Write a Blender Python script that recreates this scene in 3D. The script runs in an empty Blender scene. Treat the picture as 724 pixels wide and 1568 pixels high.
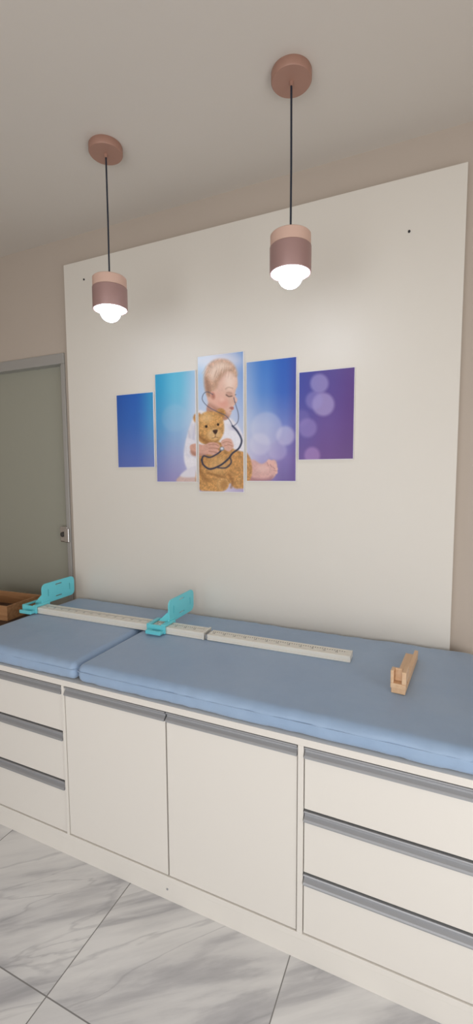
import bpy, bmesh, math, random
import numpy as np
from mathutils import Vector, Matrix
random.seed(3); np.random.seed(3)
S=bpy.context.scene
S.view_settings.view_transform='Standard'

def lin(c):
    r=[]
    for v in c:
        v=v/255.0
        r.append(v/12.92 if v<=0.04045 else ((v+0.055)/1.055)**2.4)
    return tuple(r)+(1.0,)

# ---------------------------------------------------------------- materials
def mat(name,col,rough=0.5,metal=0.0,spec=0.5,emit=None,estr=0,bump=None,coat=0.0,var=None,sheen=0):
    m=bpy.data.materials.new(name); m.use_nodes=True
    nt=m.node_tree; b=nt.nodes['Principled BSDF']
    b.inputs['Base Color'].default_value=lin(col)
    b.inputs['Roughness'].default_value=rough
    b.inputs['Metallic'].default_value=metal
    b.inputs['Specular IOR Level'].default_value=spec
    b.inputs['Coat Weight'].default_value=coat
    if sheen:
        b.inputs['Sheen Weight'].default_value=sheen; b.inputs['Sheen Roughness'].default_value=.4
    if emit:
        b.inputs['Emission Color'].default_value=lin(emit)
        b.inputs['Emission Strength'].default_value=estr
    tc=nt.nodes.new('ShaderNodeTexCoord')
    if bump:
        prev=None
        for (sc,st,dist) in (bump if isinstance(bump,list) else [bump]):
            n=nt.nodes.new('ShaderNodeTexNoise'); n.inputs['Scale'].default_value=sc; n.inputs['Detail'].default_value=4
            nt.links.new(tc.outputs['Object'],n.inputs['Vector'])
            bp=nt.nodes.new('ShaderNodeBump'); bp.inputs['Strength'].default_value=st; bp.inputs['Distance'].default_value=dist
            nt.links.new(n.outputs['Fac'],bp.inputs['Height'])
            if prev: nt.links.new(prev,bp.inputs['Normal'])
            prev=bp.outputs['Normal']
        nt.links.new(prev,b.inputs['Normal'])
    if var:
        sc,col2=var
        n=nt.nodes.new('ShaderNodeTexNoise'); n.inputs['Scale'].default_value=sc; n.inputs['Detail'].default_value=8; n.inputs['Roughness'].default_value=.7
        nt.links.new(tc.outputs['Object'],n.inputs['Vector'])
        r=nt.nodes.new('ShaderNodeValToRGB')
        r.color_ramp.elements[0].position=0.3; r.color_ramp.elements[0].color=lin(col)
        r.color_ramp.elements[1].position=0.7; r.color_ramp.elements[1].color=lin(col2)
        nt.links.new(n.outputs['Fac'],r.inputs['Fac']); nt.links.new(r.outputs['Color'],b.inputs['Base Color'])
    return m

def wood(name,c1,c2,axis=0,rough=0.45,scale=18):
    m=bpy.data.materials.new(name); m.use_nodes=True
    nt=m.node_tree; b=nt.nodes['Principled BSDF']; b.inputs['Roughness'].default_value=rough
    tc=nt.nodes.new('ShaderNodeTexCoord'); mp=nt.nodes.new('ShaderNodeMapping')
    s=[scale*3]*3; s[axis]=scale*0.25; mp.inputs['Scale'].default_value=s
    n=nt.nodes.new('ShaderNodeTexNoise'); n.inputs['Scale'].default_value=1; n.inputs['Detail'].default_value=6; n.inputs['Distortion'].default_value=0.6
    r=nt.nodes.new('ShaderNodeValToRGB')
    r.color_ramp.elements[0].position=0.35; r.color_ramp.elements[0].color=lin(c1)
    r.color_ramp.elements[1].position=0.65; r.color_ramp.elements[1].color=lin(c2)
    nt.links.new(tc.outputs['Object'],mp.inputs['Vector']); nt.links.new(mp.outputs[0],n.inputs['Vector'])
    nt.links.new(n.outputs['Fac'],r.inputs['Fac']); nt.links.new(r.outputs['Color'],b.inputs['Base Color'])
    return m

M_wall=mat('wall_paint',(192,180,168),0.85,bump=(300,0.05,0.002))
M_ceil=mat('ceiling_paint',(214,207,198),0.9,bump=(200,0.04,0.002))
M_panel=mat('panel_mdf_white',(228,223,214),0.42,spec=0.45)
M_cab=mat('cabinet_laminate',(232,228,221),0.42,spec=0.4)
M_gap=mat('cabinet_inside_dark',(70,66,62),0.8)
M_alu=mat('brushed_aluminium',(172,174,178),0.5,metal=0.5)
M_alu2=mat('door_aluminium',(186,186,184),0.4,metal=0.5)
M_glass=mat('frosted_glass_green',(162,162,149),0.3,spec=0.5)
M_chrome=mat('chrome',(210,210,210),0.18,metal=1.0)
M_blue=mat('blue_vinyl',(146,172,204),0.45,spec=0.5,bump=[(7,0.25,0.02),(320,0.25,0.0012)],var=(3.0,(158,182,210)),sheen=.3)
M_cyan=mat('cyan_plastic',(118,224,236),0.3,spec=0.5)
M_rule=mat('white_plastic',(240,237,228),0.4)
M_black=mat('black_print',(45,45,48),0.6)
M_tan=wood('light_wood_block',(226,186,146),(236,202,166),axis=1)
M_tray=wood('tray_wood',(168,120,80),(192,144,102),axis=0)
M_dark=wood('dark_desk_wood',(60,46,40),(78,60,52),axis=0)
M_rose=mat('rose_brown_metal',(170,130,114),0.5,metal=0.1)
M_rose2=mat('rose_grey_metal',(168,136,132),0.42,metal=0.25)
M_top=mat('pinkish_wood_ring',(214,180,164),0.55)
M_cord=mat('cord_black',(30,38,54),0.6)
M_in=mat('shade_inner_white',(245,240,238),0.5)
M_bulb=mat('led_bulb',(255,255,255),0.3,emit=(232,242,255),estr=24)
M_diff=mat('led_diffuser',(250,250,250),0.4,emit=(240,244,255),estr=3.0)
M_white=mat('white_edge',(240,238,240),0.5)
M_tint=mat('added_window_white',(230,230,228),0.5)  # frames of the added, unseen windows

def floor_mat():
    m=bpy.data.materials.new('marble_tile'); m.use_nodes=True
    nt=m.node_tree; N=nt.nodes; L=nt.links; b=N['Principled BSDF']
    tc=N.new('ShaderNodeTexCoord'); sep=N.new('ShaderNodeSeparateXYZ'); L.new(tc.outputs['Object'],sep.inputs[0])
    def mth(op,a,bv=None,c=None):
        n=N.new('ShaderNodeMath'); n.operation=op
        for i,v in enumerate((a,bv,c)):
            if v is None: continue
            if isinstance(v,(int,float)): n.inputs[i].default_value=v
            else: L.new(v,n.inputs[i])
        return n.outputs[0]
    T=0.65
    fx=mth('DIVIDE',mth('ADD',sep.outputs['X'],0.39),T); fy=mth('DIVIDE',mth('SUBTRACT',sep.outputs['Y'],0.881),T)
    def edge(f):
        fr=mth('FRACT',f); return mth('MINIMUM',fr,mth('SUBTRACT',1.0,fr))
    e=mth('MINIMUM',edge(fx),edge(fy))
    grout=mth('LESS_THAN',e,0.003)
    cx=mth('FLOOR',fx); cy=mth('FLOOR',fy)
    cmb=N.new('ShaderNodeCombineXYZ'); L.new(mth('MULTIPLY',cx,3.7),cmb.inputs[0]); L.new(mth('MULTIPLY',cy,5.3),cmb.inputs[1]); L.new(mth('ADD',mth('MULTIPLY',cx,1.3),mth('MULTIPLY',cy,2.1)),cmb.inputs[2])
    add=N.new('ShaderNodeVectorMath'); add.operation='ADD'; L.new(tc.outputs['Object'],add.inputs[0]); L.new(cmb.outputs[0],add.inputs[1])
    mp=N.new('ShaderNodeMapping'); mp.vector_type='TEXTURE'; mp.inputs['Rotation'].default_value=(0,0,math.radians(38)); mp.inputs['Scale'].default_value=(.8,.13,1)
    L.new(add.outputs[0],mp.inputs[0])
    n1=N.new('ShaderNodeTexNoise'); n1.inputs['Scale'].default_value=1.0; n1.inputs['Detail'].default_value=7; n1.inputs['Roughness'].default_value=0.55; n1.inputs['Distortion'].default_value=0.3
    L.new(mp.outputs[0],n1.inputs['Vector'])
    r=N.new('ShaderNodeValToRGB'); cr=r.color_ramp
    cr.elements[0].position=0.34; cr.elements[0].color=lin((172,172,176))
    cr.elements[1].position=0.60; cr.elements[1].color=lin((230,230,230))
    x=cr.elements.new(0.43); x.color=lin((194,194,197)); x=cr.elements.new(0.49); x.color=lin((216,216,217))
    L.new(n1.outputs['Fac'],r.inputs['Fac'])
    n2=N.new('ShaderNodeTexNoise'); n2.inputs['Scale'].default_value=.8; n2.inputs['Detail'].default_value=5; n2.inputs['Distortion'].default_value=0.8
    L.new(mp.outputs[0],n2.inputs['Vector'])
    v=mth('ABSOLUTE',mth('SUBTRACT',n2.outputs['Fac'],0.45)); vm=mth('SUBTRACT',1.0,mth('MINIMUM',mth('DIVIDE',v,0.02),1.0))
    vm=mth('MULTIPLY',vm,0.35)
    mx=N.new('ShaderNodeMixRGB'); L.new(vm,mx.inputs[0]); L.new(r.outputs[0],mx.inputs[1]); mx.inputs[2].default_value=lin((150,150,156))
    mg=N.new('ShaderNodeMixRGB'); L.new(grout,mg.inputs[0]); L.new(mx.outputs[0],mg.inputs[1]); mg.inputs[2].default_value=lin((134,133,132))
    L.new(mg.outputs[0],b.inputs['Base Color']); b.inputs['Roughness'].default_value=0.16
    return m
M_floor=floor_mat()

# ---------------------------------------------------------------- mesh helpers
def link(o,parent=None):
    S.collection.objects.link(o)
    if parent: o.parent=parent
    return o
def empty(name,loc=(0,0,0),rot=(0,0,0)):
    e=bpy.data.objects.new(name,None); e.location=loc; e.rotation_euler=rot; e.empty_display_size=0.05
    return link(e)
def from_bm(name,bm,m,parent=None,smooth=False):
    me=bpy.data.meshes.new(name); bm.normal_update(); bm.to_mesh(me); bm.free()
    if smooth:
        for p in me.polygons: p.use_smooth=True
    for mm in (m if isinstance(m,list) else [m]): me.materials.append(mm)
    return link(bpy.data.objects.new(name,me),parent)
def add_box(bm,x0,x1,y0,y1,z0,z1,bev=0.0,seg=2):
    r=bmesh.ops.create_cube(bm,size=1.0)
    vs=r['verts']
    for v in vs:
        v.co=Vector(((x0+x1)/2+v.co.x*(x1-x0),(y0+y1)/2+v.co.y*(y1-y0),(z0+z1)/2+v.co.z*(z1-z0)))
    if bev>0:
        es=list({e for v in vs for e in v.link_edges})
        bmesh.ops.bevel(bm,geom=es,offset=bev,segments=seg,affect='EDGES',profile=0.5)
def box(name,x0,x1,y0,y1,z0,z1,m,parent=None,bev=0.0,seg=2):
    bm=bmesh.new(); add_box(bm,x0,x1,y0,y1,z0,z1,bev,seg)
    return from_bm(name,bm,m,parent)
def boxes(name,lst,m,parent=None,bev=0.0):
    bm=bmesh.new()
    for l in lst: add_box(bm,*l,bev=bev)
    return from_bm(name,bm,m,parent)
def extrude_x(name,prof,x0,x1,m,parent=None):
    bm=bmesh.new()
    a=[bm.verts.new((x0,y,z)) for y,z in prof]; b=[bm.verts.new((x1,y,z)) for y,z in prof]
    n=len(prof)
    for i in range(n):
        j=(i+1)%n; bm.faces.new((a[i],a[j],b[j],b[i]))
    bm.faces.new(a[::-1]); bm.faces.new(b)
    bmesh.ops.recalc_face_normals(bm,faces=bm.faces)
    return from_bm(name,bm,m,parent)
def lathe(name,prof,loc,m,parent=None,n=64,smooth=True):
    bm=bmesh.new(); rings=[]
    for r,z in prof:
        if r<1e-6: rings.append([bm.verts.new((0,0,z))])
        else: rings.append([bm.verts.new((r*math.cos(2*math.pi*i/n),r*math.sin(2*math.pi*i/n),z)) for i in range(n)])
    for A,B in zip(rings[:-1],rings[1:]):
        for i in range(n):
            j=(i+1)%n
            if len(A)==1 and len(B)==1: continue
            if len(A)==1: bm.faces.new((A[0],B[i],B[j]))
            elif len(B)==1: bm.faces.new((A[i],A[j],B[0]))
            else: bm.faces.new((A[i],A[j],B[j],B[i]))
    bmesh.ops.recalc_face_normals(bm,faces=bm.faces)
    o=from_bm(name,bm,m,parent,smooth); o.location=loc
    if smooth:
        md=o.modifiers.new('es','EDGE_SPLIT'); md.split_angle=math.radians(40)
    return o
def tube(name,pts,r,m,parent=None,cyclic=False):
    cu=bpy.data.curves.new(name,'CURVE'); cu.dimensions='3D'; cu.bevel_depth=r; cu.bevel_resolution=3
    sp=cu.splines.new('POLY'); sp.points.add(len(pts)-1)
    for p,q in zip(sp.points,pts): p.co=(*q,1)
    sp.use_cyclic_u=cyclic; cu.materials.append(m)
    return link(bpy.data.objects.new(name,cu),parent)

# ---------------------------------------------------------------- room shell
H=2.975; YB=2.10; XL=-3.30; XR=1.55; YF=-2.3
box('floor',XL-.1,XR+.1,YF-.1,YB+.15,-0.08,0,M_floor)
box('ceiling',XL-.1,XR+.1,YF-.1,YB+.15,H,H+.08,M_ceil)
DX0,DX1,DZ=-3.15,-2.065,2.325
boxes('wall_back',[(DX1,XR+.1,YB,YB+.15,0,H),(XL-.1,DX0,YB,YB+.15,0,H),(DX0,DX1,YB,YB+.15,DZ,H)],M_wall)
box('wall_left',XL-.1,XL,YF,YB,0,H,M_wall)
vy0,vy1,vz0,vz1=-1.3,0.9,0.15,2.0
boxes('wall_right',[(XR,XR+.1,YF,vy0,0,H),(XR,XR+.1,vy1,YB,0,H),(XR,XR+.1,vy0,vy1,0,vz0),(XR,XR+.1,vy0,vy1,vz1,H)],M_wall)
wx0,wx1,wz0,wz1=-2.3,1.2,0.15,2.1
boxes('wall_front',[(XL,wx0,YF-.1,YF,0,H),(wx1,XR,YF-.1,YF,0,H),(wx0,wx1,YF-.1,YF,0,wz0),(wx0,wx1,YF-.1,YF,wz1,H)],M_wall)
w=empty('added_window_1')  # unseen window, added to let light in from behind the camera
boxes('frame',[(wx0,wx0+.05,YF-.08,YF-.02,wz0,wz1),(wx1-.05,wx1,YF-.08,YF-.02,wz0,wz1),(wx0+.05,wx1-.05,YF-.08,YF-.02,wz0,wz0+.05),(wx0+.05,wx1-.05,YF-.08,YF-.02,wz1-.05,wz1),(-.6,-.55,YF-.08,YF-.02,wz0+.05,wz1-.05)],M_tint,w)
w=empty('added_window_2')  # second unseen window, added to brighten the right side
boxes('frame',[(XR+.02,XR+.08,vy0,vy0+.05,vz0,vz1),(XR+.02,XR+.08,vy1-.05,vy1,vz0,vz1),(XR+.02,XR+.08,vy0+.05,vy1-.05,vz0,vz0+.05),(XR+.02,XR+.08,vy0+.05,vy1-.05,vz1-.05,vz1)],M_tint,w)

# sliding glass door at left
d=empty('door_1')
box('glass_leaf',DX0+.02,DX1-.045,YB+.045,YB+.055,0.02,DZ-.06,M_glass,d)
boxes('top_rail',[(DX0,DX1,YB-.012,YB+.09,DZ-.062,DZ)],M_alu2,d,bev=.003)
boxes('jamb_profile',[(DX1-.028,DX1,YB-.01,YB+.09,0.0,DZ-.062),(DX1-.062,DX1-.034,YB+.02,YB+.08,0.0,DZ-.062)],M_alu2,d,bev=.002)
box('jamb_shadow_gap',DX1-.034,DX1-.028,YB+.03,YB+.08,0,DZ-.062,M_gap,d)
boxes('lock_body',[(DX1-.112,DX1-.046,YB+.012,YB+.045,1.165,1.265)],M_chrome,d,bev=.006)
boxes('lock_strike',[(DX1-.044,DX1-.004,YB-.022,YB-.01,1.17,1.26)],M_chrome,d,bev=.004)
lathe('lock_cylinder',[(0,0),(.016,0),(.016,.012),(.01,.016),(0,.016)],(DX1-.08,YB+.012,1.215),M_gap,d).rotation_euler=(math.radians(90),0,0)

# white decorative MDF panel
PY=2.06
p=empty('decorative_mdf_board')
box('board',-2.011,0.082,PY,YB-.001,0.001,2.806,M_panel,p,bev=.002)
for i,(x,z) in enumerate(((-1.86,2.70),(-0.128,2.59))):
    lathe('hole_cap_%d'%(i+1),[(0,0),(.005,0),(.005,.004),(0,.005)],(x,PY,z),M_black,p,n=16).rotation_euler=(math.radians(90),0,0)

# ---------------------------------------------------------------- examination couch
CX0,CX1,CY=-1.965,0.175,1.29
CT=0.769
c=empty('exam_couch_cabinet')
fr=[(CX0,CX1,CY,PY-.006,CT-.024,CT),
    (CX0,CX0+.02,CY,PY-.006,0.0,CT-.024),(CX1-.02,CX1,CY,PY-.006,0.0,CT-.024),
    (-1.3575,-1.3445,CY,PY-.03,.10,CT-.024),(-.3675,-.349,CY,PY-.03,.10,CT-.024),
    (CX0+.02,CX1-.02,CY,PY-.03,.078,.10)]
boxes('carcass',fr,M_cab,c,bev=.0012)
box('plinth',CX0+.02,CX1-.02,CY+.004,CY+.022,0.0,.0775,M_cab,c,bev=.001)
box('carcass_back',CX0+.02,CX1-.02,PY-.03,PY-.012,.10,CT-.024,M_cab,c)
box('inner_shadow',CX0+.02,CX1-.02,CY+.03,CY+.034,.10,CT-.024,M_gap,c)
def front(name,x0,x1,z0,z1):
    g=.003
    hh=.034
    box(name,x0+g,x1-g,CY+.004,CY+.022,z0+g,z1-hh-.001,M_cab,c,bev=.0015)
    y=CY+.004; z=z1-.003
    prof=[(y+.018,z),(y-.003,z),(y-.005,z-.003),(y-.002,z-.006),(y+.004,z-.012),(y+.004,z-.018),(y-.006,z-.025),(y-.009,z-.029),(y-.009,z-.033),(y-.006,z-.0345),(y+.018,z-.0345)]
    extrude_x(name+'_handle',prof,x0+g,x1-g,M_alu,c)
zt=CT-.024
front('door_leaf_a',-1.3445,-.861,.10,zt)
front('door_leaf_b',-.861,-.3675,.10,zt)
for bnk,(x0,x1,zz) in {'left':(CX0+.02,-1.3575,(.10,.330,.545,zt)),'right':(-.349,CX1-.02,(.10,.315,.532,zt))}.items():
    for i in range(3): front('drawer_%s_%d'%(bnk,i+1),x0,x1,zz[i],zz[i+1])
for x,z in ((-.868,.045),):
    lathe('screw_cap',[(0,0),(.004,0),(.004,.002),(0,.003)],(x,CY+.004,z),M_alu,c,n=12).rotation_euler=(math.radians(90),0,0)

# mattress
def vnoise(x,y,seed):
    rs=np.random.RandomState(seed); G=rs.rand(64,64)
    xi=np.floor(x).astype(int); yi=np.floor(y).astype(int); fx=x-xi; fy=y-yi
    fx=fx*fx*(3-2*fx); fy=fy*fy*(3-2*fy)
    g=lambda a,b:G[a%64,b%64]
    return (g(xi,yi)*(1-fx)+g(xi+1,yi)*fx)*(1-fy)+(g(xi,yi+1)*(1-fx)+g(xi+1,yi+1)*fx)*fy
def cushion(name,x0,x1,y0,y1,z0,z1,r,parent,seed):
    hx,hy,hz=(x1-x0)/2,(y1-y0)/2,(z1-z0)/2
    def ax(h,step=.014):
        inner=np.linspace(-(h-r),h-r,max(2,int(2*(h-r)/step)))
        e=np.linspace(0,1,6)[1:]*r
        return np.concatenate([-(h-r)-e[::-1],inner,(h-r)+e])
    X,Y,Z=ax(hx),ax(hy),ax(hz)
    bm=bmesh.new(); cache={}
    def V(i,j,k):
        key=(i,j,k)
        if key in cache: return cache[key]
        pnt=np.array([X[i],Y[j],Z[k]]); q=np.clip(pnt,[-(hx-r),-(hy-r),-(hz-r)],[hx-r,hy-r,hz-r])
        dlt=pnt-q; n=np.linalg.norm(dlt); nn=dlt/n if n>1e-9 else dlt
        w=q+nn*r
        cx=(x0+x1)/2+w[0]; cy=(y0+y1)/2+w[1]
        a=float(vnoise(np.array(cx*6+50),np.array(cy*6+50),seed))-.5
        b_=float(vnoise(np.array(cx*30+90),np.array(w[2]*30+70),seed+1))-.5
        edge=min(1,max(0,(abs(w[1])-(hy-.05))/.05)); edgx=min(1,max(0,(abs(w[0])-(hx-.05))/.05))
        crown=.004*(1-(w[0]/hx)**4)*(1-(w[1]/hy)**4)
        off=nn*(a*.0025+b_*.005*max(edge,edgx))
        w=w+off
        if w[2]>0: w[2]+=crown
        if w[2]<-hz+.002: w[2]=-hz
        cache[key]=bm.verts.new(((x0+x1)/2+w[0],(y0+y1)/2+w[1],(z0+z1)/2+w[2])); return cache[key]
    nx,ny,nz=len(X),len(Y),len(Z)
    for i in range(nx-1):
        for j in range(ny-1):
            for k in (0,nz-1): bm.faces.new((V(i,j,k),V(i+1,j,k),V(i+1,j+1,k),V(i,j+1,k)))
        for k in range(nz-1):
            for j in (0,ny-1): bm.faces.new((V(i,j,k),V(i+1,j,k),V(i+1,j,k+1),V(i,j,k+1)))
    for j in range(ny-1):
        for k in range(nz-1):
            for i in (0,nx-1): bm.faces.new((V(i,j,k),V(i,j+1,k),V(i,j+1,k+1),V(i,j,k+1)))
    bmesh.ops.recalc_face_normals(bm,faces=bm.faces)
    return from_bm(name,bm,M_blue,parent,True)
mt=empty('exam_couch_mattress')
MY0,MY1=CY+.001,PY-.012
for nm,a,b_,sd in (('head_section',-1.975,-1.285,5),('body_section',-1.277,.185,9)):
    cushion(nm,a,b_,MY0,MY1,CT+.001,.846,.030,mt,sd)
    zz=CT+.050; e=.0003
    k=.018
    pts=[(a+k,MY0-e,zz),(b_-k,MY0-e,zz),(b_-k*.3,MY0+k*.3,zz),(b_+e,MY0+k,zz),(b_+e,MY1-k,zz),(b_-k,MY1+e,zz),(a+k,MY1+e,zz),(a-e,MY1-k,zz),(a-e,MY0+k,zz),(a+k*.3,MY0+k*.3,zz)]
    tube('piping_'+nm,pts,.0018,M_blue,mt,True)

# ---------------------------------------------------------------- pendants
def pendant(x,y):
    e=empty('pendant_lamp',(x,y,0))
    lathe('ceiling_canopy',[(0,H),(.068,H),(.070,H-.004),(.070,H-.028),(.067,H-.032),(.008,H-.032),(.006,H-.045),(0,H-.045)],(0,0,0),M_rose,e)
    tube('cord',[(0,0,H-.044),(.001,0,H-.3),(0,0,2.445)],.0036,M_cord,e)
    zt,zb=2.440,2.308; R=.073
    lathe('top_ring',[(0,zt+.012),(.007,zt+.012),(.009,zt),(R-.004,zt),(R-.001,zt-.003),(R-.001,zt-.042),(0,zt-.042)],(0,0,0),M_top,e)
    lathe('shade',[(R-.002,zt-.0425),(R+.001,zt-.044),(R+.001,zb+.002),(R,zb),(R-.003,zb),(R-.004,zb+.003)],(0,0,0),M_rose2,e)
    lathe('shade_inner',[(R-.0045,zb+.002),(R-.005,zt-.045),(0,zt-.045)],(0,0,0),M_in,e)
    lathe('diffuser_ring',[(.030,zb+.010),(R-.006,zb+.008),(R-.006,zb+.011),(.030,zb+.013)],(0,0,0),M_diff,e)
    prof=[(.02,zt-.078)]
    for i in range(0,15):
        t=math.pi*(0.12+0.88*i/14); prof.append((max(0,.044*math.sin(t)),2.300+.042*math.cos(t)))
    prof[-1]=(0,prof[-1][1])
    lathe('bulb',prof,(0,0,0),M_bulb,e)
    return e
pendant(-.495,1.597); pendant(-1.313,1.61)

# ---------------------------------------------------------------- printed canvases
PRX=np.array([.9137,.03095,-.4053]); PRY=np.array([.4064,-.0829,.9099]); PRZ=np.array([-.00528,-.99607,-.08834])
def print_grid(X,Z):
    # plane-to-drawing homography: the flat artwork below is drawn on this grid
    cam=X[...,None]*PRX+2.05*PRY+(Z[...,None]-1.6)*PRZ
    return (369.5+694*cam[...,0]/cam[...,2])/1.0207,(800+694*cam[...,1]/cam[...,2])/1.0207
def spline(pts,closed,n=8):
    P=np.array(pts,float); out=[]; m=len(P)
    for i in range(m if closed else m-1):
        if closed: a,b,c_,d_=P[(i-1)%m],P[i],P[(i+1)%m],P[(i+2)%m]
        else: a,b,c_,d_=P[max(i-1,0)],P[i],P[i+1],P[min(i+2,m-1)]
        for t in np.linspace(0,1,n,endpoint=False):
            out.append(.5*((2*b)+(-a+c_)*t+(2*a-5*b+4*c_-d_)*t*t+(-a+3*b-3*c_+d_)*t**3))
    if not closed: out.append(P[-1])
    return np.array(out)
class Art:
    def __init__(s,U,V): s.U=U; s.V=V; s.C=np.zeros(U.shape+(3,))
    def _dist(s,P,closed,pad):
        x0,y0=P.min(0)-pad; x1,y1=P.max(0)+pad
        idx=np.where((s.U>x0)&(s.U<x1)&(s.V>y0)&(s.V<y1))
        if len(idx[0])==0: return None,None,None
        u=s.U[idx]; v=s.V[idx]; d2=np.full(u.shape,1e9); ins=np.zeros(u.shape,bool)
        m=len(P)
        for i in range(m if closed else m-1):
            a=P[i]; b=P[(i+1)%m]; e=b-a; L=max(e@e,1e-9)
            t=np.clip(((u-a[0])*e[0]+(v-a[1])*e[1])/L,0,1)
            d2=np.minimum(d2,(u-a[0]-t*e[0])**2+(v-a[1]-t*e[1])**2)
            if closed and a[1]!=b[1]:
                cnd=((a[1]>v)!=(b[1]>v))&(u<(b[0]-a[0])*(v-a[1])/(b[1]-a[1])+a[0]); ins^=cnd
        return idx,np.sqrt(d2),ins
    def poly(s,pts,col,soft=1.0,al=1.0,smooth=True,tex=0,seed=1):
        P=spline(pts,True) if smooth else np.array(pts,float)
        idx,d,ins=s._dist(P,True,soft*1.2)
        if idx is None: return
        sd=np.where(ins,-d,d); a=np.clip(.5-sd/(2*soft),0,1); a=a*a*(3-2*a)*al
        c_=np.array(col)/255.0*np.ones(a.shape+(3,))
        if tex:
            n=vnoise(s.U[idx]*.30+500,s.V[idx]*.30+500,seed+2)*.4+vnoise(s.U[idx]*.7+500,s.V[idx]*.7+500,seed)*.35+vnoise(s.U[idx]*1.4+500,s.V[idx]*1.4+500,seed+1)*.25-.5
            c_=np.clip(c_*(1+tex*n[...,None]),0,1)
        s.C[idx]=s.C[idx]*(1-a[...,None])+c_*a[...,None]
    def ell(s,cx,cy,rx,ry,col,rot=0,**k):
        t=np.linspace(0,2*np.pi,28,endpoint=False); r=math.radians(rot)
        x=rx*np.cos(t); y=ry*np.sin(t)
        s.poly(np.stack([cx+x*math.cos(r)-y*math.sin(r),cy+x*math.sin(r)+y*math.cos(r)],1),col,smooth=False,**k)
    def stroke(s,pts,w,col,al=1.0,soft=.7):
        P=spline(pts,False); idx,d,_=s._dist(P,False,w+2)
        if idx is None: return
        a=np.clip(.5-(d-w)/(2*soft),0,1)*al
        s.C[idx]=s.C[idx]*(1-a[...,None])+np.array(col)/255.0*a[...,None]
def paint(U,V):
    A=Art(U,V)
    cu=[170,205,240,270,305,340,376,405,435,460,500,545]; cv=[540,600,650,700,755]
    tbl=[[(36,92,178),(40,104,190),(52,160,205),(92,190,224),(150,196,232),(176,192,226),(120,160,220),(62,124,208),(46,98,190),(62,78,164),(76,64,144),(90,60,136)],
         [(34,84,172),(40,98,186),(60,164,212),(110,196,230),(190,212,240),(200,210,238),(150,180,228),(90,140,214),(60,104,194),(72,78,164),(92,74,150),(94,62,136)],
         [(48,96,180),(56,108,192),(86,160,214),(140,190,230),(214,222,242),(222,226,242),(190,204,234),(160,176,222),(120,136,206),(96,88,166),(104,76,152),(96,58,134)],
         [(84,108,184),(90,116,192),(120,142,202),(160,170,216),(212,214,236),(224,224,240),(206,204,230),(176,170,214),(132,118,186),(106,78,154),(104,64,140),(92,52,126)],
         [(110,118,186),(112,118,184),(140,128,186),(160,142,194),(186,176,214),(214,206,228),(180,166,206),(132,112,174),(104,82,150),(92,62,140),(86,50,124),(80,42,114)]]
    T=np.array(tbl)/255.0
    def interp(axis,q): 
        q=np.clip(q,axis[0],axis[-1]-1e-6); i=np.clip(np.searchsorted(axis,q,side='right')-1,0,len(axis)-2); ax=np.array(axis,float); f=(q-ax[i])/(ax[i+1]-ax[i]); return i,f
    i,f=interp(cu,U); j,g=interp(cv,V); f=f[...,None]; g=g[...,None]; f=f*f*(3-2*f)
    A.C=(T[j,i]*(1-f)+T[j,i+1]*f)*(1-g)+(T[j+1,i]*(1-f)+T[j+1,i+1]*f)*g
    for x,y,r,c_,al in ((489,587,14,(176,168,216),.6),(495,619,17,(190,178,220),.62),(481,613,13,(160,150,210),.5),(471,655,14,(160,142,204),.55),(478,697,12,(188,150,206),.55),
                      (437,667,14,(226,220,240),.5),(408,656,24,(222,222,240),.35),(425,690,14,(206,196,228),.4),(398,680,16,(230,226,242),.35),(268,640,20,(190,214,238),.2),(462,640,12,(150,130,196),.3)):
        A.ell(x,y,r,r*1.05,c_,soft=3.5,al=al)
    A.ell(330,552,40,16,(236,232,240),soft=14,al=.7)
    # ---- white shirt body
    A.poly([(322,634),(306,628),(296,640),(288,662),(282,690),(284,712),(296,726),(330,735),(366,725),(377,700),(376,676),(366,655),(352,640)],(240,237,244),soft=2.2,tex=.07,seed=60)
    A.poly([(294,648),(288,668),(284,690),(290,700),(300,690),(300,664)],(206,206,224),soft=5,al=.6)
    A.poly([(350,652),(360,672),(362,700),(372,704),(376,684),(366,662)],(208,205,224),soft=5,al=.8)
    for pts in ([(306,632),(299,650),(296,676)],[(311,634),(303,648),(301,664)],[(289,660),(292,680),(298,690)],[(360,650),(366,668),(368,690)],[(354,650),(361,662),(372,668)],[(286,686),(292,694),(300,700)]):
        A.stroke(pts,.9,(192,190,212),.55,1.8)
    # legs / lower cloth (left)
    A.poly([(270,735),(280,727),(302,724),(316,730),(316,748),(290,744),(276,740)],(216,188,182),soft=1.8,tex=.1,seed=61)
    A.poly([(276,728),(290,716),(304,714),(304,728),(288,731)],(230,226,236),soft=2.2)
    # ---- neck & head
    A.poly([(320,618),(318,636),(334,644),(350,640),(346,624)],(192,144,126),soft=1.8)
    A.poly([(318,580),(316,602),(321,620),(330,632),(341,638),(349,637.5),(354,634),(354.5,629.5),(358,626.5),(357.5,622.5),(360,619),(362.5,615),(363,611.5),(360.5,606),(361,598),(364,589),(362,574),(352,562),(333,560)],(230,190,172),soft=1.3,tex=.08,seed=62)
    A.ell(333,614,12,14,(236,184,166),soft=8,al=.8)
    A.ell(343,618,7,7,(226,154,138),soft=6,al=.6)
    A.ell(340,612,3.5,3,(248,214,200),soft=3.5,al=.6)
    A.poly([(320,618),(330,632),(342,638),(351,637),(343,630),(330,622)],(176,124,106),soft=4.5,al=.75)
    A.ell(352,584,8,13,(250,226,212),soft=7,al=.8)
    A.ell(361,611.5,2.0,2.4,(240,196,180),soft=2.0,al=.8)
    A.stroke([(358.5,615.5),(361.5,616.2)],.4,(160,104,90),.7,.8)
    A.stroke([(357.5,606),(358.5,611),(357,614)],.5,(206,158,140),.6,1.2)
    A.poly([(352,623.8),(355,622.6),(357.8,623.7),(357,626.8),(354,627.2)],(192,116,106),soft=1.3,al=.85)
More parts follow.
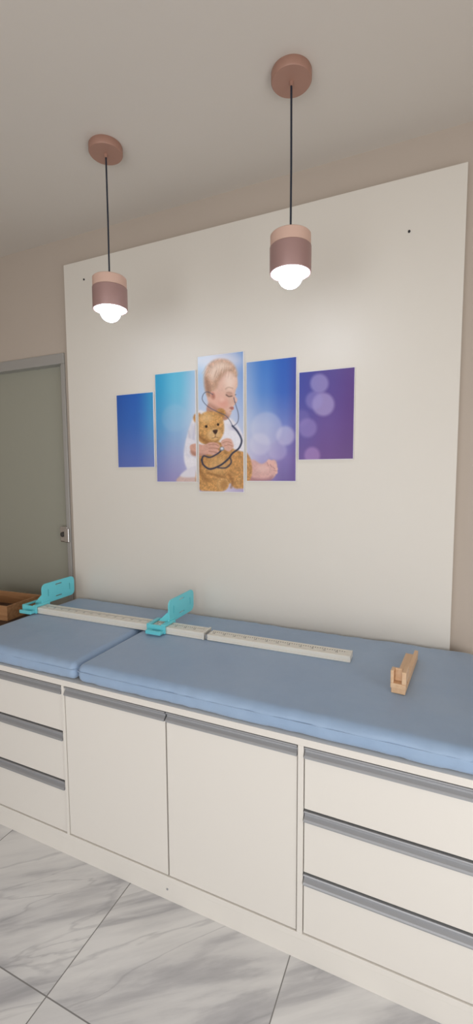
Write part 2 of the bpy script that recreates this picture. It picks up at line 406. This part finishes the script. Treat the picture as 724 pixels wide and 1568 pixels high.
    A.stroke([(351,625),(354,625),(357.3,624.8)],.3,(142,76,70),.7,.7)
    A.stroke([(352,630),(355,629.5)],.5,(188,134,116),.6,1.0)
    A.ell(351,604,5.0,3.6,(198,150,132),soft=3.0,al=.7)
    A.stroke([(346.5,604.5),(350.5,607),(355.2,606.4)],.6,(74,50,44),.85,.8)
    A.stroke([(347,601.2),(351,600.8),(355,602)],.4,(176,126,108),.6,.9)
    A.stroke([(345.5,595.5),(350,593),(356,594.5)],.8,(188,146,122),.6,1.2)
    A.stroke([(360,604.5),(361.3,604.2)],.5,(86,60,52),.7,.7)
    # hair: fine, short and blond
    A.poly([(317,604),(313,588),(313,572),(319,558),(332,550),(348,551),(359,560),(363.5,572),(361,577),(355,570),(347,569),(341,575),(334,585),(330,596),(325,600),(323,608)],(204,164,138),soft=3.0,tex=.34,seed=11)
    A.poly([(320,572),(328,560),(342,555),(354,561),(347,564),(335,569),(326,582)],(240,216,198),soft=6,al=.85)
    A.poly([(314,590),(316,578),(322,590),(322,604),(317,604)],(150,108,86),soft=4,al=.6)
    A.poly([(328,590),(332,580),(340,572),(344,573),(336,584),(332,594)],(182,138,112),soft=4,al=.5)
    rs=np.random.RandomState(4)
    for k in range(46):
        t=rs.rand(); x=315+46*t; y=554+rs.rand()*14+abs(t-.5)*10; L=8+6*rs.rand(); dx=(t-.6)*7
        cc=(168,124,98) if rs.rand()<.5 else (246,226,208)
        A.stroke([(x,y),(x+dx*.4-1,y+L*.5),(x+dx-2,y+L)],.2,cc,.32,.6)
    # ear
    A.ell(326,606,4.0,6.4,(216,158,140),rot=-12,soft=1.4); A.ell(326.5,606,2.0,3.8,(176,112,96),rot=-12,soft=1.6,al=.7)
    # ---- bear
    B=(198,146,88); Bd=(136,88,46); Bl=(230,188,130)
    A.poly([(322,676),(308,690),(303,708),(308,728),(322,740),(344,742),(364,734),(374,716),(370,698),(356,686),(340,678)],B,soft=2.0,tex=.55,seed=21)
    A.poly([(360,690),(370,690),(382,700),(386,716),(384,734),(376,744),(362,748),(354,740),(356,722),(364,712)],B,soft=2.0,tex=.55,seed=22)
    A.poly([(303,716),(316,716),(330,728),(346,732),(350,744),(340,752),(322,752),(306,750),(300,736)],(206,154,94),soft=2.0,tex=.5,seed=23)
    A.ell(341,741,9,10,(214,166,108),soft=2.0,tex=.45,seed=24,rot=12); A.ell(343,742,5.5,6.5,(182,132,78),soft=2.4,al=.8)
    A.ell(371,738,9,10,(206,156,96),soft=2.0,tex=.45,seed=25,rot=-10); A.ell(373,739,5.5,6.5,(170,120,70),soft=2.4,al=.7)
    A.ell(333,712,14,14,Bl,soft=9,al=.5); A.poly([(306,700),(310,724),(322,736),(312,734),(304,720)],Bd,soft=5,al=.6)
    A.stroke([(350,726),(356,736),(354,746)],1.2,Bd,.7,2.0); A.stroke([(318,724),(332,728),(344,731)],1.0,Bd,.7,2.0)
    A.ell(303,640,7,8,B,soft=1.8,tex=.5,seed=26); A.ell(304,641,3.8,4.6,Bd,soft=2.4,al=.6)
    A.ell(338,633,7.5,8,B,soft=1.8,tex=.5,seed=27); A.ell(338,634,4.2,4.6,(158,106,58),soft=2.4,al=.7)
    A.poly([(300,654),(304,640),(314,631),(328,630),(339,637),(343,650),(342,664),(334,676),(318,681),(304,674)],(208,158,98),soft=2.0,tex=.5,seed=28)
    A.ell(316,640,9,6,(238,200,146),soft=6,al=.7)
    A.ell(328,665,9.5,8,(230,192,140),soft=4,al=.9,tex=.3,seed=29)
    A.poly([(302,664),(308,674),(320,680),(334,675),(324,676),(312,670)],Bd,soft=4,al=.7)
    A.ell(316,653,1.9,2.1,(44,28,22),soft=.9); A.ell(334,650,1.8,2.0,(44,28,22),soft=.9)
    A.poly([(326,659),(333,658),(332,663),(329,664.5)],(64,38,30),soft=1.0)
    A.stroke([(329.5,664),(329.5,669),(325,671)],.4,(116,72,44),.8,.8); A.stroke([(329.5,669),(334,670)],.4,(116,72,44),.8,.8)
    # ---- hands
    A.poly([(286,672),(298,674),(306,678),(308,690),(298,698),(287,694)],(234,231,241),soft=2.2,tex=.06,seed=63)
    A.poly([(291,683),(300,679),(312,681),(322,677),(332,678),(337,683),(334,688),(336,692),(330,697),(318,696),(306,698),(295,696)],(218,168,150),soft=1.4,tex=.14,seed=64)
    for pts in ([(320,681),(329,680),(335,683)],[(320,686),(330,686),(336,688)],[(320,691),(329,692),(334,694)]): A.stroke(pts,.4,(166,108,92),.75,.7)
    A.poly([(292,690),(304,694),(318,696),(306,698),(294,697)],(170,118,102),soft=2.5,al=.6)
    A.poly([(339,675),(348,671),(356,674),(359,681),(355,688),(350,691),(344,688),(340,683)],(224,176,158),soft=1.4,tex=.14,seed=65)
    for pts in ([(341,678),(348,676),(354,678)],[(343,683),(350,681),(356,683)]): A.stroke(pts,.35,(170,112,96),.75,.7)
    A.poly([(352,660),(366,662),(375,676),(374,690),(362,688),(356,676)],(240,238,246),soft=2.2,tex=.08,seed=66)
    # ---- stethoscope
    N_=(40,46,74)
    A.stroke([(326,604),(318,600),(312,603),(310,612),(318,622),(332,630),(345,636),(352,644),(356,652)],.5,(78,84,112),.85,.7)
    A.stroke([(358,609),(361,620),(365,634),(364,646),(357,653)],.5,(78,84,112),.85,.7)
    A.stroke([(356,652),(364,661),(370,674),(366,686),(356,694),(350,702),(338,712),(322,718),(312,712),(309,704)],1.2,N_,1,.9)
    A.stroke([(356.5,651.5),(364.5,660.5),(370.3,673)],.3,(120,128,158),.6,.6)
    A.stroke([(309,704),(312,698),(322,700),(334,694),(340,688)],1.0,N_,1,.9)
    A.stroke([(352,700),(354,708),(346,716),(334,716)],.9,N_,.9,.9)
    A.ell(340,687,3.5,3.2,(140,146,160),soft=1.1); A.ell(340,686.6,2.0,1.8,(226,230,238),soft=1.1)
    # ---- baby's bare foot
    A.poly([(376,708),(388,704),(400,710),(410,706),(420,704),(424,710),(424,722),(418,732),(404,735),(390,736),(378,736)],(220,174,168),soft=1.8,tex=.14,seed=67)
    A.ell(402,717,9,5,(240,204,196),soft=5,al=.6)
    A.poly([(378,728),(392,732),(408,732),(418,728),(412,737),(380,738)],(168,118,126),soft=3,al=.75)
    for x,y,r in ((412,707,3.4),(417,709,2.9),(421,713,2.6),(423,718,2.4),(423,723,2.2)):
        A.ell(x,y,r,r*1.15,(232,184,174),soft=1.3)
    for pts in ([(409,708),(411,713)],[(414,711),(416,715)],[(418,715),(421,718)],[(419,720),(423,721)]): A.stroke(pts,.35,(170,112,110),.75,.7)
    A.poly([(374,694),(382,700),(386,716),(384,732),(376,742),(370,740)],B,soft=2.0,tex=.5,seed=31)
    return np.clip(A.C,0,1)
M_print=bpy.data.materials.new('printed_canvas'); M_print.use_nodes=True
_b=M_print.node_tree.nodes['Principled BSDF']; _a=M_print.node_tree.nodes.new('ShaderNodeAttribute'); _a.attribute_name='print'
M_print.node_tree.links.new(_a.outputs['Color'],_b.inputs['Base Color']); _b.inputs['Roughness'].default_value=.34; _b.inputs['Specular IOR Level'].default_value=.5
def canvas(x0,x1,z0,z1):
    e=empty('canvas_print',((x0+x1)/2,PY-.010,(z0+z1)/2))
    o=box('backing',-(x1-x0)/2,(x1-x0)/2,-.001,.009,-(z1-z0)/2,(z1-z0)/2,M_white,e,bev=.001)
    g=.0028; step=.0013
    xs=np.arange(x0+g,x1-g+step*.5,step); zs=np.arange(z0+g,z1-g+step*.5,step)
    XX,ZZ=np.meshgrid(xs,zs); U,V=print_grid(XX,ZZ); C=paint(U,V)
    ny,nx=XX.shape
    vs=np.stack([XX-(x0+x1)/2,np.full(XX.shape,-.0016),ZZ-(z0+z1)/2],-1).reshape(-1,3)
    I=np.arange(nx*ny).reshape(ny,nx)
    F=np.stack([I[:-1,:-1],I[:-1,1:],I[1:,1:],I[1:,:-1]],-1).reshape(-1,4)
    me=bpy.data.meshes.new('printed_face')
    me.vertices.add(len(vs)); me.vertices.foreach_set('co',vs.ravel())
    me.loops.add(F.size); me.loops.foreach_set('vertex_index',F.ravel().astype(np.int32))
    me.polygons.add(len(F)); me.polygons.foreach_set('loop_start',(np.arange(len(F))*4).astype(np.int32))
    me.update(calc_edges=True); me.validate()
    at=me.color_attributes.new('print','FLOAT_COLOR','POINT')
    c_=C.reshape(-1,3); c_=np.where(c_<=.04045,c_/12.92,((c_+.055)/1.055)**2.4)
    at.data.foreach_set('color',np.concatenate([c_,np.ones((len(c_),1))],1).ravel().astype(np.float32))
    me.materials.append(M_print)
    link(bpy.data.objects.new('printed_face',me),e)
for q in ((-1.648,-1.399,1.631,2.037),(-1.388,-1.139,1.551,2.127),(-1.127,-.870,1.50,2.191),(-.857,-.602,1.556,2.136),(-.592,-.336,1.657,2.063)): canvas(*q)

# ---------------------------------------------------------------- infant measuring board
r0=empty('infant_measuring_ruler',(-1.13,1.745,.8515),(0,0,.015))
def rail(name,x0,x1,hw,h,z0=0.0):
    prof=[(-hw,z0),(-hw,z0+h*.30),(-hw+.003,z0+h*.36),(-hw+.003,z0+h*.55),(-hw,z0+h*.61),(-hw,z0+h-.002),(-hw+.002,z0+h),(-hw+.012,z0+h),(-hw+.014,z0+h-.005),(-hw+.019,z0+h-.005),(-hw+.021,z0+h),(hw-.021,z0+h),(hw-.019,z0+h-.005),(hw-.014,z0+h-.005),(hw-.012,z0+h),(hw-.002,z0+h),(hw,z0+h-.002),(hw,z0)]
    return extrude_x(name,prof,x0,x1,M_rule,r0)
rail('rail_fixed',-.83,.204,.037,.031)
rail('rail_extension',.218,.842,.033,.025)
bm=bmesh.new()
for i in range(0,164):
    x=-.81+i*.01
    if -.024<x-.211<.016: continue
    L_=.013 if i%10==0 else (.010 if i%5==0 else .007)
    z=.0313 if x<.21 else .0253
    add_box(bm,x-.0011,x+.0011,.012-L_,.012,z-.0002,z+.0001)
    if i%5==0 and i>0:
        add_box(bm,x-.005,x-.003,-.011,-.003,z-.0002,z+.0001); add_box(bm,x+.001,x+.005,-.011,-.009,z-.0002,z+.0001); add_box(bm,x+.001,x+.003,-.011,-.003,z-.0002,z+.0001)
from_bm('scale_marks',bm,M_black,r0)
box('joint_band',.196,.204,-.0395,.0395,-.0004,.0335,M_rule,r0,bev=.001)
box('joint_tongue',.2045,.2175,-.028,.028,.001,.021,M_alu,r0)
box('end_cap',.842,.848,-.033,.033,0,.0255,M_rule,r0,bev=.001)
def blade(name,x):
    bm=bmesh.new()
    def rr(y0,y1,z0,z1,r,n=6):
        out=[]
        for cy,cz,a0 in ((y1-r,z1-r,0),(y0+r,z1-r,90),(y0+r,z0+r,180),(y1-r,z0+r,270)):
            for k in range(n+1):
                a=math.radians(a0+90*k/n); out.append((cy+r*math.cos(a),cz+r*math.sin(a)))
        return out
    outer=rr(.005,.245,.035,.145,.028)
    holes=[rr(.10,.15,.122,.128,.0029,3),rr(.10,.15,.055,.061,.0029,3),rr(.045,.051,.07,.11,.0029,3),rr(.205,.211,.07,.11,.0029,3)]
    es=[]
    for lp in [outer]+holes:
        vs=[bm.verts.new((x,y,z)) for y,z in lp]
        for i in range(len(vs)): es.append(bm.edges.new((vs[i],vs[(i+1)%len(vs)])))
    bmesh.ops.triangle_fill(bm,use_beauty=True,use_dissolve=False,edges=es)
    o=from_bm(name,bm,M_cyan,r0)
    sm=o.modifiers.new('thick','SOLIDIFY'); sm.thickness=.006; sm.offset=0
    return o
def head(tag,x):
    blade('blade_'+tag,x)
    L_=[(x-.09,x+.012,-.049,-.039,.0,.039),(x-.09,x+.012,.039,.049,.0,.039),
        (x-.09,x-.070,-.049,.049,.0325,.041),(x-.012,x+.012,-.049,.049,.0325,.045),
        (x-.075,x-.055,-.072,-.043,.004,.018),(x-.012,x+.006,-.072,-.043,.004,.018),(x-.075,x+.006,-.082,-.070,.004,.022),
        (x-.004,x+.004,.0,.05,.041,.056)]
    boxes('sleeve_'+tag,L_,M_cyan,r0,bev=.0025)
    bm=bmesh.new()
    for yy in (.012,.034):
        pr=[(x-.06,.039),(x,.039),(x,.085),(x-.01,.085)]
        a=[bm.verts.new((px,yy-.002,pz)) for px,pz in pr]; b2=[bm.verts.new((px,yy+.002,pz)) for px,pz in pr]
        for i in range(4):
            j=(i+1)%4; bm.faces.new((a[i],a[j],b2[j],b2[i]))
        bm.faces.new(a[::-1]); bm.faces.new(b2)
    bmesh.ops.recalc_face_normals(bm,faces=bm.faces)
    from_bm('buttress_'+tag,bm,M_cyan,r0)
head('sliding',-.005); head('fixed',-.81)

# ---------------------------------------------------------------- wooden foot gauge
g=empty('wooden_foot_gauge',(-.092,1.54,.8505),(0,0,math.radians(-5)))
bm=bmesh.new()
add_box(bm,-.022,.024,.0,.33,.0,.018,.002)
from_bm('base_plank',bm,M_tan,g)
boxes('heel_block',[(-.024,.026,-.004,.028,.0182,.036),(-.024,-.014,-.004,.030,.0362,.080),(.012,.026,-.004,.060,.0362,.080),(-.0135,.0115,.020,.030,.0362,.080)],M_tan,g,bev=.002)
box('side_rail',.012,.0255,.0605,.325,.0182,.038,M_tan,g,bev=.0015)

# ---------------------------------------------------------------- desk + tray at left
dk=empty('desk')
box('desk_top',-3.2,-2.02,1.45,2.06,.735,.765,M_dark,dk,bev=.003)
boxes('desk_legs',[(-3.18,-3.14,1.47,1.51,0,.735),(-2.06,-2.03,1.47,1.51,0,.735),(-3.18,-3.14,2.0,2.04,0,.735),(-2.06,-2.03,2.0,2.04,0,.735)],M_dark,dk)
ty=empty('wooden_tray',(-2.42,1.83,.7655),(0,0,math.radians(4)))
boxes('tray_sides',[(-.24,.22,-.13,-.118,.0,.085),(-.24,.22,.118,.13,.0,.085),(-.24,-.228,-.117,.117,.0,.085),(.208,.22,-.117,.117,.0,.085)],M_tray,ty,bev=.0015)
box('tray_bottom',-.227,.207,-.117,.117,.002,.010,M_dark,ty)
box('tray_lip',.221,.229,-.05,.05,.045,.057,M_tray,ty)

# ---------------------------------------------------------------- lights
W=bpy.data.worlds.new('World'); S.world=W; W.use_nodes=True
bg=W.node_tree.nodes['Background']; bg.inputs[0].default_value=lin((226,234,246)); bg.inputs[1].default_value=1.0
def area(name,loc,rot,sx,sy,pw,col):
    l=bpy.data.lights.new(name,'AREA'); l.shape='RECTANGLE'; l.size=sx; l.size_y=sy; l.energy=pw; l.color=col
    o=bpy.data.objects.new(name,l); o.location=loc; o.rotation_euler=rot; return link(o)
area('added_window_fill',((wx0+wx1)/2,YF+.02,(wz0+wz1)/2),(math.radians(90),0,0),wx1-wx0-.1,wz1-wz0-.1,42,(1,.975,.94))  # area lamp added in the unseen front window as fill
area('added_window_fill_side',(XR-.02,(vy0+vy1)/2,(vz0+vz1)/2),(0,math.radians(90),0),vz1-vz0-.1,vy1-vy0-.1,26,(1,.95,.88))  # warmer area lamp added at the unseen side window to lift the right

# ---------------------------------------------------------------- camera
cd=bpy.data.cameras.new('camera'); cam=bpy.data.objects.new('camera',cd); S.collection.objects.link(cam)
right=Vector((.9137,.4064,-.00528)).normalized(); fwd=Vector((-.4053,.9099,-.08834)).normalized()
fwd=(fwd-right*fwd.dot(right)).normalized(); up=right.cross(fwd).normalized()
cam.matrix_world=Matrix(((right.x,up.x,-fwd.x,0),(right.y,up.y,-fwd.y,0),(right.z,up.z,-fwd.z,1.6),(0,0,0,1)))
cd.sensor_fit='VERTICAL'; cd.sensor_height=36; cd.sensor_width=36; cd.lens=694/1600*36; cd.clip_start=.02
S.camera=cam
